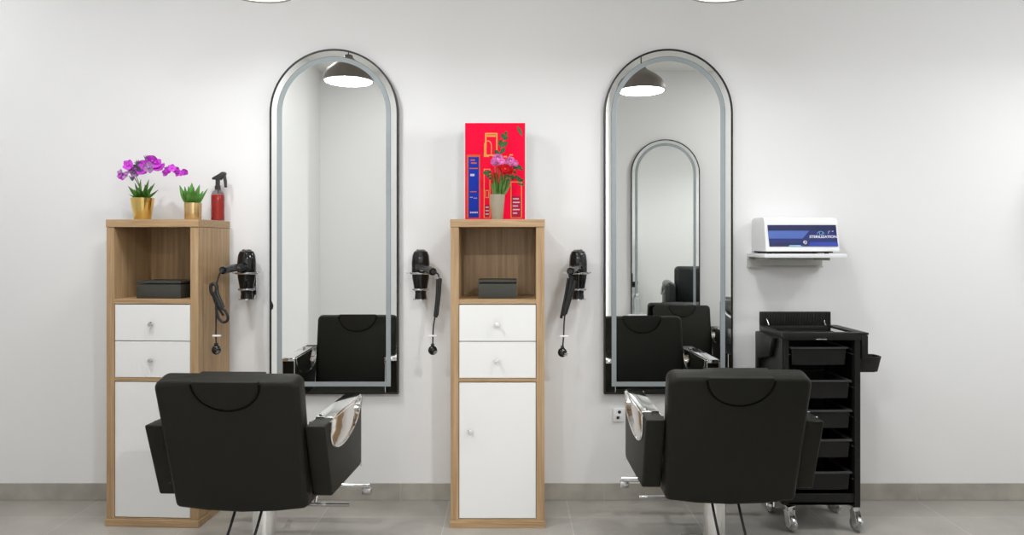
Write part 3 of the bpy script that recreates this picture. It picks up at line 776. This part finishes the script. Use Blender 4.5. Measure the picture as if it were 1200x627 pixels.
text('STERILIZATION', .0175, 'letter', 'lettering', door, .595, .605, .0040, .134)
emb = MB()
def arcp(cu_, cv_, ru, rv, a0, a1, n=10): return [dp(cu_ + ru * math.cos(a0 + (a1 - a0) * k / n), cv_ - rv * math.sin(a0 + (a1 - a0) * k / n), .0042) for k in range(n + 1)]
emb.tube(arcp(.765, .43, .05, .13, .0, PI), .0011, 6); emb.tube([dp(.745, .30, .0042), dp(.75, .45, .0042), dp(.785, .45, .0042), dp(.79, .36, .0042)], .0013, 6)
emb.build('emblem', 'cyan', door)
MB().tube([dp(.875, .40, .0042), dp(.885, .30, .0042), dp(.905, .285, .0042)], .001, 6).tube([dp(.93, .31, .0042), dp(.955, .285, .0042)], .0012, 6).build('emblem', 'letter', door)

# ------------------------------------------------------------------ salon trolley
tx0, tx1 = 1.262, 1.616
ty0, ty1 = -.425, -.105
o5 = Vector(((tx0 + tx1) / 2, (ty0 + ty1) / 2, 0))
tr = thing('salon_trolley', 'black rolling salon trolley with drawers beside the right styling chair', 'trolley', o5)
hx, hy = (tx1 - tx0) / 2, (ty1 - ty0) / 2
ZT, ZB = .930, .128
fr = MB()
fr.box(-hx, -hx + .022, -hy, -hy + .03, ZB, ZT - .036).box(hx - .026, hx, -hy, -hy + .03, ZB - .01, ZT - .036)
fr.box(-hx, -hx + .022, hy - .03, hy, ZB, ZT - .036).box(hx - .026, hx, hy - .03, hy, ZB, ZT - .036)
fr.build('frame', 'blackplastic', tr)
lp = MB().box(-hx - .004, -hx, -hy + .012, hy, ZB, ZT - .03, .001).build('side_panel', 'blackplastic', tr)
MB().prism([(-hy + .07, ZT - .035), (hy - .01, ZT - .03), (hy - .01, ZT - .30), (hy - .05, ZT - .16), (-hy + .12, ZT - .13)], 'x', -hx - .030, -hx - .0045, .006).build('side_pocket', 'blackplastic', tr)
MB().box(hx, hx + .004, -hy + .012, hy, ZB, ZT - .03, .001).build('side_panel', 'blackplastic', tr)
MB().box(-hx + .022, hx - .026, hy - .006, hy - .001, ZB, ZT - .03).build('back_panel', 'blackplastic', tr)
MB().box(-hx + .002, hx - .002, -hy + .004, hy - .002, ZB, ZB + .012).box(-hx + .022, hx - .026, -hy + .004, -hy + .016, ZB, ZB + .052, .002).build('base_shelf', 'blackplastic', tr)
top = MB()
top.box(-hx - .004, hx + .004, -hy - .004, -hy + .028, ZT - .036, ZT, .003)      # front fascia
top.box(-hx - .004, -hx + .016, -hy + .028, hy, ZT - .034, ZT - .002, .003).box(hx - .016, hx + .038, -hy - .004, hy, ZT - .012, ZT - .001, .003)
top.box(-hx + .016, hx - .016, hy - .02, hy, ZT - .034, ZT - .004, .002).box(-hx + .016, hx - .016, -hy + .028, hy - .02, ZT - .034, ZT - .026)
top.build('top_tray', 'blackplastic', tr)
MB().box(-.03, .02, -hy - .0055, -hy - .0035, ZT - .034, ZT - .029, .0008).build('catch', 'steel', tr)
bk = MB().box(-hx - .002, hx + .004, hy - .006, hy + .012, ZT - .03, ZT + .066, .004)
for k in range(26):
    x = -hx + .012 + k * (2 * hx - .02) / 25
    bk.cyl((x - .003, hy - .0065, ZT), (x + .003, hy - .0065, ZT + .062), .0028, n=6)
bk.build('back_rail', 'blackplastic', tr)
MB().tube([(-hx + .035, hy - .03, ZT - .002), (-hx + .033, hy - .012, ZT + .018), (-hx + .03, hy - .006, ZT + .03)], .0035, 8).build('hook', 'steel', tr)
MB().tube([(hx - .035, hy - .03, ZT - .002), (hx - .033, hy - .012, ZT + .014), (hx - .03, hy - .006, ZT + .022)], .0035, 8).build('hook', 'steel', tr)
MB().box(hx + .006, hx + .036, -hy - .002, -hy + .16, ZT - .125, ZT - .013, .003).build('side_bracket', 'blackplastic', tr)
cu = MB(); cz0, cz1 = .740, .812
cpt = [(hx + .005, -.055), (hx + .085, -.055), (hx + .118, -.035), (hx + .124, 0), (hx + .118, .035), (hx + .085, .055), (hx + .005, .055)]
cpi = [(hx + .010, -.050), (hx + .083, -.050), (hx + .113, -.033), (hx + .118, 0), (hx + .113, .033), (hx + .083, .050), (hx + .010, .050)]
t = bmesh.new(); nn = len(cpt); mid = (hx + .045, 0)
sc = lambda p, s: (mid[0] + (p[0] - mid[0]) * s if p[0] > mid[0] else p[0], p[1] * s)
yo = -hy + .075
R0 = [t.verts.new((*sc(p, .8), cz0)) for p in cpt]; R1 = [t.verts.new((*p, cz1)) for p in cpt]; R2 = [t.verts.new((*p, cz1)) for p in cpi]; R3 = [t.verts.new((*sc(p, .8), cz0 + .005)) for p in cpi]
for A_, B_ in ((R0, R1), (R1, R2), (R2, R3)):
    for i in range(nn): t.faces.new((A_[i], A_[(i + 1) % nn], B_[(i + 1) % nn], B_[i]))
t.faces.new(R0); t.faces.new(R3); bmesh.ops.recalc_face_normals(t, faces=t.faces)
cu._merge(t, Matrix.Translation((0, yo, 0))); cu.build('cup_holder', 'blackplastic', tr)
kT = 3.35 / F
for i, (py, inset) in enumerate([(406.5, .012), (444.8, .002), (479.5, .0), (513.8, .0), (551.5, .0)]):
    z = EYE - (py - HZ) * kT
    dx0, dx1 = -hx + .034 - inset * .0, hx - .036 - inset
    yd0, yd1 = -hy + .004 + inset, hy - .03
    mb = MB()
    n = 9; front = [(dx0 + (dx1 - dx0) * k / (n - 1), yd0 - .006 * math.sin(PI * k / (n - 1))) for k in range(n)]
    def dpoly(sx_, off): return [(p[0] * sx_, p[1] + off) for p in front] + [(dx1 * sx_, yd1 - off), (dx0 * sx_, yd1 - off)]
    t = bmesh.new(); P0, P1, P2 = dpoly(.90, .012), dpoly(.94, .006), dpoly(.91, .010)
    V0 = [t.verts.new((x, y, z - .084)) for x, y in P0]; V1 = [t.verts.new((x, y, z - .006)) for x, y in P1]
    V2 = [t.verts.new((x, y, z - .006)) for x, y in P2]; V3 = [t.verts.new((x * .99, y, z - .080)) for x, y in P0]
    n2 = len(V0)
    for A_, B_ in ((V0, V1), (V1, V2), (V2, V3)):
        for k in range(n2): t.faces.new((A_[k], A_[(k + 1) % n2], B_[(k + 1) % n2], B_[k]))
    t.faces.new(V0); t.faces.new(V3); bmesh.ops.recalc_face_normals(t, faces=t.faces); mb._merge(t)
    drw = mb.build('drawer', 'blackplastic', tr)
    t = bmesh.new(); O_, I_ = dpoly(1.0, 0), dpoly(.91, .014)
    L4 = [[t.verts.new((x, y, zz)) for x, y in P] for P, zz in ((O_, z - .007), (O_, z), (I_, z), (I_, z - .007))]
    for k4 in range(4):
        A_, B_ = L4[k4], L4[(k4 + 1) % 4]
        for k in range(n2): t.faces.new((A_[k], A_[(k + 1) % n2], B_[(k + 1) % n2], B_[k]))
    bmesh.ops.recalc_face_normals(t, faces=t.faces); mb = MB(); mb._merge(t); mb.build('drawer_rim', 'traylip', drw)
    for sx_ in (-1, 1):
        xa = sx_ * (hx - .013)
        MB().box(min(xa, xa - sx_ * .02), max(xa, xa - sx_ * .02), -hy + .03, hy - .03, z - .016, z - .010).box(min(xa, xa - sx_ * .02), max(xa, xa - sx_ * .02), -hy + .01, hy - .03, z - .036, z - .032).build('drawer_slide', 'traylip', tr)
for (cx, cy, rz) in ((-hx + .035, -hy + .03, .35), (hx - .012, -hy + .03, .35), (-hx + .035, hy - .05, -.4), (hx - .012, hy - .05, .6)):
    m = Matrix.Translation((cx, cy, 0)) @ Matrix.Rotation(rz, 4, 'Z')
    cs = MB().box(-.020, .020, -.020, .020, ZB - .016, ZB - .0105, .002, 2, m).lathe([(0, ZB - .034), (.017, ZB - .034), (.017, ZB - .016), (0, ZB - .016)], (0, 0, 0), 18, mtx=m)
    for sx_ in (-1, 1):
        a_, b_ = sorted((sx_ * .0145, sx_ * .018))
        cs.prism([(-.016, ZB - .030), (.016, ZB - .030), (.006, .060), (-.004, .024), (-.020, .020), (-.030, .036)], 'x', a_, b_, 0, 1, m)
    co = cs.build('caster', 'chrome', tr)
    MB().lathe([(0, -.012), (.020, -.012), (.034, -.010), (.0365, -.004), (.0365, .004), (.034, .010), (.020, .012), (0, .012)], (0, 0, 0), 28, mtx=m @ Matrix.Translation((0, -.012, .0365)) @ Matrix.Rotation(PI / 2, 4, 'Y')).build('wheel', 'steel', co)

# ------------------------------------------------------------------ wall socket
a = at(718.2, 478.5, 3.745); b = at(731.5, 494, 3.745)
so = thing('wall_socket', 'white wall socket below the right arched mirror', 'socket', ((a.x + b.x) / 2, -.0005, (a.z + b.z) / 2))
w_, h_ = (b.x - a.x) / 2, (a.z - b.z) / 2
MB().box(-w_, w_, -.010, 0, -h_, h_, .002).build('face_plate', 'plastic', so)
MB().lathe([(0, .002), (.007, .002), (.009, 0), (0, 0)], (.004, -.010, .016), 16, (0, -1, 0)).build('indicator', 'darkplastic', so)
MB().box(-.011, .0035, -.0125, -.0095, -.020, -.006, .001).build('socket_insert', 'gap', so)
MB().box(.004, .013, -.0135, -.0095, -.012, -.002, .001).build('rocker_switch', 'plastic', so)

# ------------------------------------------------------------------ across the room, seen in the mirrors
cs = thing('side_table', 'slim white side table beside the mirror on the opposite wall', 'table', (1.205, YO, 0))
MB().box(-.085, .085, .045, .150, .63, .66, .003).build('table_top', 'plastic', cs)
for x in (-.07, .07):
    for y in (.050, .132): MB().box(x - .007, x + .007, y, y + .012, 0, .6305, .001, 1).build('leg', 'steel', cs)
cb_ = thing('clear_bottle', 'clear plastic bottle reflected at the foot of the far mirror', 'bottle', (1.205, YO + .095, .6605))
MB().lathe([(0, 0), (.026, 0), (.029, .004), (.029, .14), (.026, .155), (.012, .170), (.012, .178), (.010, .178), (.010, .170), (.024, .153), (.027, .14), (.027, .005), (0, .004)], n=24).build('bottle', 'clear', cb_)
MB().lathe([(0, .178), (.014, .178), (.014, .200), (0, .202)], n=18).build('cap', 'plastic', cb_)
ac = thing('armchair', 'shiny black padded armchair seen deep inside the right mirror', 'chair', (2.20, -1.95, 0), PI - .15)
MB().box(-.32, .32, -.12, .36, .50, .66, .04, 4).build('seat_cushion', 'blacksheen', ac)
MB().box(-.30, .30, -.34, -.16, .52, 1.07, .05, 4).build('backrest', 'blacksheen', ac)
for sx_ in (-1, 1):
    a_, b_ = sorted((sx_ * .325, sx_ * .44))
    ar = MB().box(a_, b_, -.36, .38, .44, .905, .05, 4).build('armrest', 'blacksheen', ac)
    xx = sx_ * .443
    MB().tube(spline([(xx, -.25, .82), (xx + sx_ * .02, -.05, .765), (xx + sx_ * .02, .12, .765), (xx, .30, .82)], 6), .013, 10).build('side_rail', 'steel', ar)
    MB().box(min(xx, xx + sx_ * .006), max(xx, xx + sx_ * .006), -.05, .18, .54, .66, .002).build('side_plate', 'steel', ar)
MB().lathe([(0, .03), (.08, .03), (.06, .06), (.05, .50), (0, .50)], n=28).build('column', 'chrome', ac)
MB().lathe([(0, 0), (.28, 0), (.285, .010), (.20, .026), (.07, .034), (0, .036)], n=48).build('base_plate', 'chrome', ac)

# ------------------------------------------------------------------ world, camera, view
wd = bpy.data.worlds.new('World'); bpy.context.scene.world = wd; wd.use_nodes = True
wd.node_tree.nodes['Background'].inputs['Color'].default_value = (.9, .93, 1, 1)
wd.node_tree.nodes['Background'].inputs['Strength'].default_value = 0.0
cam = bpy.data.cameras.new('camera'); co = bpy.data.objects.new('camera', cam); C.objects.link(co)
cam.sensor_fit = 'HORIZONTAL'; cam.sensor_width = 36.0; cam.lens = F / 1200 * 36
cam.shift_y = -(313.5 - HZ) / 1200
co.location = (0, -D, EYE); co.rotation_euler = (PI / 2, 0, 0)
cam.clip_start = 0.02
S = bpy.context.scene; S.camera = co
S.view_settings.view_transform = 'Standard'; S.view_settings.look = 'None'
S.view_settings.gamma = 1.0; S.view_settings.use_curve_mapping = False
S.view_settings.exposure = 0.0
S.cycles.max_bounces = 12; S.cycles.diffuse_bounces = 6; S.cycles.glossy_bounces = 6; S.cycles.transmission_bounces = 8
S.cycles.use_denoising = True; S.cycles.caustics_reflective = False; S.cycles.caustics_refractive = False
S.cycles.sample_clamp_indirect = 6.0
